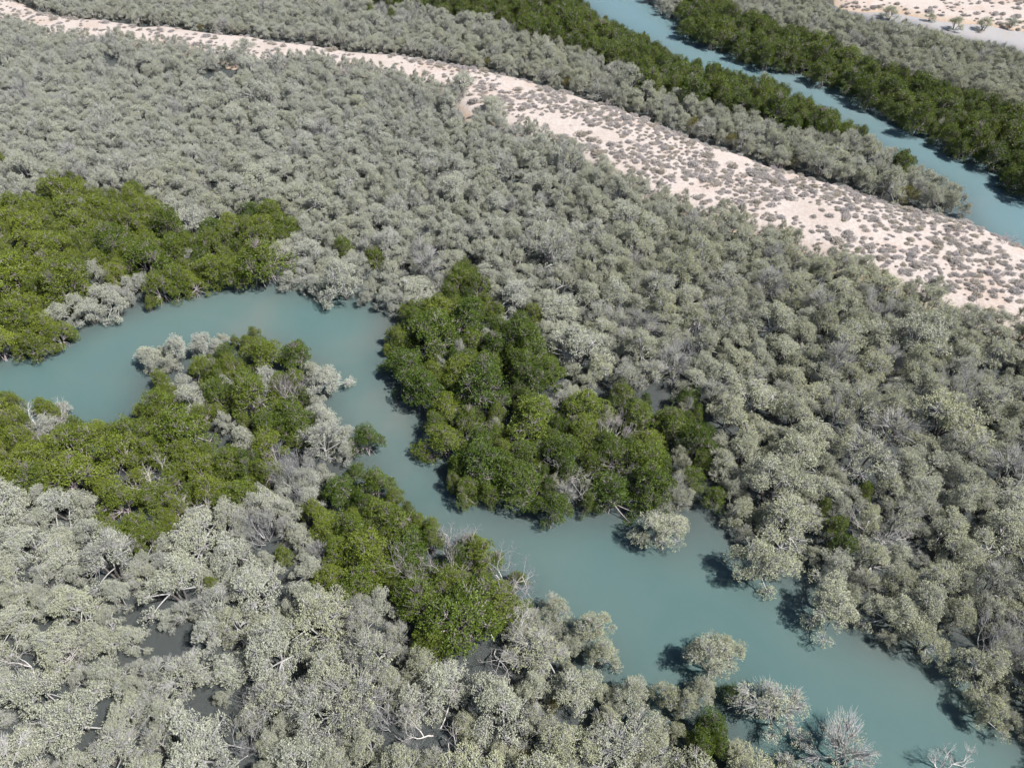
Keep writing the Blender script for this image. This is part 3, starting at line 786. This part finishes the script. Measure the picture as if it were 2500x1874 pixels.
stock = bpy.data.collections.new('plant_stock')       # meshes the uncounted far plants are drawn from; not in the scene
stock_cols = {}
def gn_stuff(name, label, meshes, rows):
    """one object holding plants past the count limit: points that carry whole plants"""
    col = bpy.data.collections.new('stock_' + name)
    for i, m_ in enumerate(meshes):
        col.objects.link(bpy.data.objects.new(f'{name}_form_{i:02d}', m_))
    me = bpy.data.meshes.new(name)
    P = np.array([r_['loc'] for r_ in rows], np.float32)
    me.vertices.add(len(P)); me.vertices.foreach_set('co', P.ravel())
    def att(n, ty, vals, prop):
        a = me.attributes.new(n, ty, 'POINT'); a.data.foreach_set(prop, np.asarray(vals).ravel())
    att('rot', 'FLOAT_VECTOR', np.array([r_['rot'] for r_ in rows], np.float32), 'vector')
    att('scl', 'FLOAT_VECTOR', np.array([r_['scl'] for r_ in rows], np.float32), 'vector')
    att('form', 'INT', np.array([r_['form'] for r_ in rows], np.int32), 'value')
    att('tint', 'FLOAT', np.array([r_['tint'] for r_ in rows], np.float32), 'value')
    o = bpy.data.objects.new(name, me); C.objects.link(o)
    o['kind'] = 'stuff'; o['label'] = label
    ng = bpy.data.node_groups.new('grow_' + name, 'GeometryNodeTree')
    ng.interface.new_socket('Geometry', in_out='INPUT', socket_type='NodeSocketGeometry')
    ng.interface.new_socket('Geometry', in_out='OUTPUT', socket_type='NodeSocketGeometry')
    n = ng.nodes; l = ng.links
    gi = n.new('NodeGroupInput'); go = n.new('NodeGroupOutput')
    ci_ = n.new('GeometryNodeCollectionInfo'); ci_.inputs['Collection'].default_value = col
    ci_.inputs['Separate Children'].default_value = True; ci_.inputs['Reset Children'].default_value = True
    ip = n.new('GeometryNodeInstanceOnPoints'); ip.inputs['Pick Instance'].default_value = True
    def na(nm, ty):
        a = n.new('GeometryNodeInputNamedAttribute'); a.data_type = ty; a.inputs['Name'].default_value = nm
        return a.outputs['Attribute']
    l.new(gi.outputs[0], ip.inputs['Points']); l.new(ci_.outputs[0], ip.inputs['Instance'])
    l.new(na('form', 'INT'), ip.inputs['Instance Index'])
    e2r = n.new('FunctionNodeEulerToRotation'); l.new(na('rot', 'FLOAT_VECTOR'), e2r.inputs[0])
    l.new(e2r.outputs[0], ip.inputs['Rotation']); l.new(na('scl', 'FLOAT_VECTOR'), ip.inputs['Scale'])
    l.new(ip.outputs[0], go.inputs[0])
    md_ = o.modifiers.new('grow', 'NODES'); md_.node_group = ng
    return o
def row(t, kind, off, nform):
    bR, bH = BASE[kind]; f = t['R'] / bR
    return dict(loc=(t['x'], t['y'], t['z']), rot=(rng.normal(0, 0.08), rng.normal(0, 0.08), rng.uniform(0, 6.283)),
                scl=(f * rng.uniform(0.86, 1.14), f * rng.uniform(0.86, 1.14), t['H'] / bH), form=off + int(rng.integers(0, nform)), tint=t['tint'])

# trees: the 300 of each kind that show largest stand singly, the rest of the wood is one mass
LIMIT = 300
for kind, nm, cat, grp in (('grey', 'grey_mangrove_tree', 'mangrove tree', 'silvery grey mangroves of the flooded wood'),
                           ('green', 'green_mangrove_tree', 'mangrove tree', 'green mangroves along the creeks'),
                           ('olive', 'olive_shrub', 'shrub', 'olive green shrubs in the grey stands')):
    ts = [t for t in trees if t['kind'] == kind]
    ts.sort(key=lambda t: (-(1 if 'label' in t else 0), -(t['s'] if t['fully'] else 0)))
    singles = [t for t in ts if t['fully'] or 'label' in t][:LIMIT]
    ids = {id(t) for t in singles}
    rest = [t for t in ts if id(t) not in ids]
    ss = [t['R'] for t in singles]
    for t in singles:
        k = 'bare' if t.get('bare') else 'sparse' if t.get('sparse') else kind
        if 'label' in t: lab = t['label']
        else:
            size = 'large' if t['R'] > np.quantile(ss, 0.7) else ('small' if t['R'] < np.quantile(ss, 0.3) else 'middling')
            if kind == 'grey':
                look_ = 'nearly leafless grey' if k == 'bare' else 'half bare twiggy grey' if k == 'sparse' else ('yellowish grey' if t['tint'] > 0.5 else 'silvery grey')
            elif kind == 'green': look_ = 'yellow green' if t['tint'] > 0.5 else 'deep green'
            else: look_ = 'olive green'
            lab = uniq(f"{size} {look_} {'mangrove' if kind != 'olive' else 'shrub'} {where(t)}", t['px'], t['py'])
        put_tree(t, nm, lab, cat, grp, k)
    if rest:
        if kind == 'grey':
            ms_ = [v[2] for v in VAR['grey']] + [v[2] for v in VAR['sparse']] + [v[2] for v in VAR['bare']]
            rows = [row(t, 'bare', NG + NS, NB) if t.get('bare') else row(t, 'sparse', NG, NS) if t.get('sparse') else row(t, 'grey', 0, NG) for t in rest]
            gn_stuff('grey_mangrove_wood', 'continuous canopy of silvery grey mangroves filling the farther wood', ms_, rows)
        elif kind == 'green':
            gn_stuff('green_mangrove_wood', 'dense deep green mangrove canopy lining the farther creek banks', [v[2] for v in VAR['green']], [row(t, 'green', 0, NGR) for t in rest])
        else:
            for t in rest:
                if t['in']: put_tree(t, nm, uniq('olive green shrub at the frame edge', t['px'], t['py']), cat, grp, 'olive')
    print('COUNT', kind, len(ts), 'single', len(singles), 'in view', sum(t['in'] for t in ts))

# half-bare and dead trees, one by one
for px, py, R, h, k, s_, lab in special:
    x, y = ground(px, py)
    put_tree(dict(x=x, y=y, z=0.0, R=R, H=h, tint=0.6), 'grey_mangrove_tree', lab, 'mangrove tree', None, k)
for px, py, h, k, s_, lab in dead_list:
    x, y = ground(px, py); h *= 1.2
    if k == 'fork': a, b_ = make_dead(600 + s_, 2.5, 3, 5, (3, 3, 3, 3, 2), 0.42, 1.35, 0.085, M_DEAD, M_DEAD, 0.22)
    elif k == 'white': a, b_ = make_dead(600 + s_, h, 3, 5, (2, 3, 3, 3, 2), 0.5, 0.9, 0.085, M_DEAD, M_DEAD, 0.15)
    elif k == 'fan': a, b_ = make_dead(600 + s_, h, 5, 5, (3, 3, 3, 3, 2), 0.36, 0.75, 0.06, M_BARK, M_BARK, 0.35)
    else: a, b_ = make_dead(600 + s_, h, 3, 5, (3, 3, 3, 3, 2), 0.45, 0.7, 0.07, M_DEAD, M_LILAC, 0.25)
    root = bpy.data.objects.new('dead_tree', None); root.location = (x, y, 0.0)
    root['label'] = lab; root['category'] = 'dead tree'; root['group'] = 'bare and dead mangroves'
    link(root)
    link(bpy.data.objects.new('branch', a), root); link(bpy.data.objects.new('twig_spray', b_), root)['kind'] = 'stuff'
for px, py, h, s_, lab in dune_dead:
    x, y = ground(px, py, 1.2); gz = float(ground_z(np.array(x), np.array(y)))
    a, b_ = make_dead(600 + s_, h, 5, 4, (3, 3, 3, 2), 0.6, 1.3, 0.04, M_DARKBARK, M_LILAC, 0.1)
    root = bpy.data.objects.new('dead_bush', None); root.location = (x, y, gz + 0.3)
    root['label'] = lab; root['category'] = 'dead bush'; root['group'] = 'dead bushes on the dune'
    link(root)
    link(bpy.data.objects.new('branch', a), root); link(bpy.data.objects.new('twig_spray', b_), root)['kind'] = 'stuff'

# saltbush on the dune
sh = Hash(); shrubs = []
n = 210000
pts = np.stack([rng.uniform(x_lo, x_hi, n), rng.uniform(60, y_hi, n)], 1)
px, py, d = project(pts[:, 0], pts[:, 1], 1.3)
ok = (look(M_dune, px, py) | look(M_saltsand, px, py)) & (px > PXM[0]) & (px < PXM[1]) & (py > PYM[0])
P1 = pts[ok]; PX = px[ok]; PY = py[ok]; DD = d[ok]
noi = 0.5 + 0.3 * np.sin(P1[:, 0] * 0.35 + 2 * np.sin(P1[:, 1] * 0.21)) + 0.3 * np.sin(P1[:, 1] * 0.42 + P1[:, 0] * 0.17 + 1.7)
dense = np.clip((PX - 800) / 700, 0.16, 1.0)
# the strip right under the near trees is bare beach, the ridge behind carries the bushes
for (x, y), a, b_, q, de, dd in zip(P1, PX, PY, noi, dense, DD):
    salt = bool(look(M_saltsand, a, b_))
    if rng.random() > de * np.clip(q * 1.7, 0.06, 1): continue
    gz = float(ground_z(np.array(x), np.array(y)))
    if gz < (0.4 if not salt else 0.1): continue
    if salt and rng.random() < 0.88: continue
    R = float(np.clip(rng.lognormal(-0.60, 0.42), 0.22, 1.3))
    if not sh.ok(x, y, R, 0.53): continue
    sh.add(x, y, R)
    shrubs.append(dict(x=x, y=y, z=gz, R=R, px=a, py=b_, s=R * FPX / dd, tint=float(np.clip(rng.normal(0.3, 0.3), 0, 1))))
shrubs.sort(key=lambda t: -(t['s'] if (15 < t['px'] < W0 - 15 and 10 < t['py'] < H0) else 0))
sing = shrubs[:LIMIT]
med = np.median([t['R'] for t in sing])
for t in sing:
    o = bpy.data.objects.new('saltbush', SHRUB[int(rng.integers(0, len(SHRUB)))])
    f = t['R'] / 0.6
    o.location = (t['x'], t['y'], t['z']); o.rotation_euler = (0, 0, rng.uniform(0, 6.283)); o.scale = (f * rng.uniform(0.85, 1.2), f, f * rng.uniform(0.5, 0.75))
    o['tint'] = t['tint']
    o['label'] = uniq(f"{'large' if t['R'] > med else 'low'} {'brownish' if t['tint'] > 0.5 else 'lilac grey'} saltbush on the sand dune", t['px'], t['py'])
    o['category'] = 'shrub'; o['group'] = 'saltbushes on the dune'
    link(o)
rows = []
for t in shrubs[LIMIT:]:
    f = t['R'] / 0.6
    rows.append(dict(loc=(t['x'], t['y'], t['z']), rot=(0, 0, rng.uniform(0, 6.283)), scl=(f * rng.uniform(0.85, 1.2), f, f * rng.uniform(0.5, 0.75)),
                     form=int(rng.integers(0, len(SHRUB))), tint=t['tint']))
if rows: gn_stuff('dune_scrub', 'scattered small grey saltbushes covering the rest of the dune', SHRUB, rows)
print('COUNT shrubs', len(shrubs))
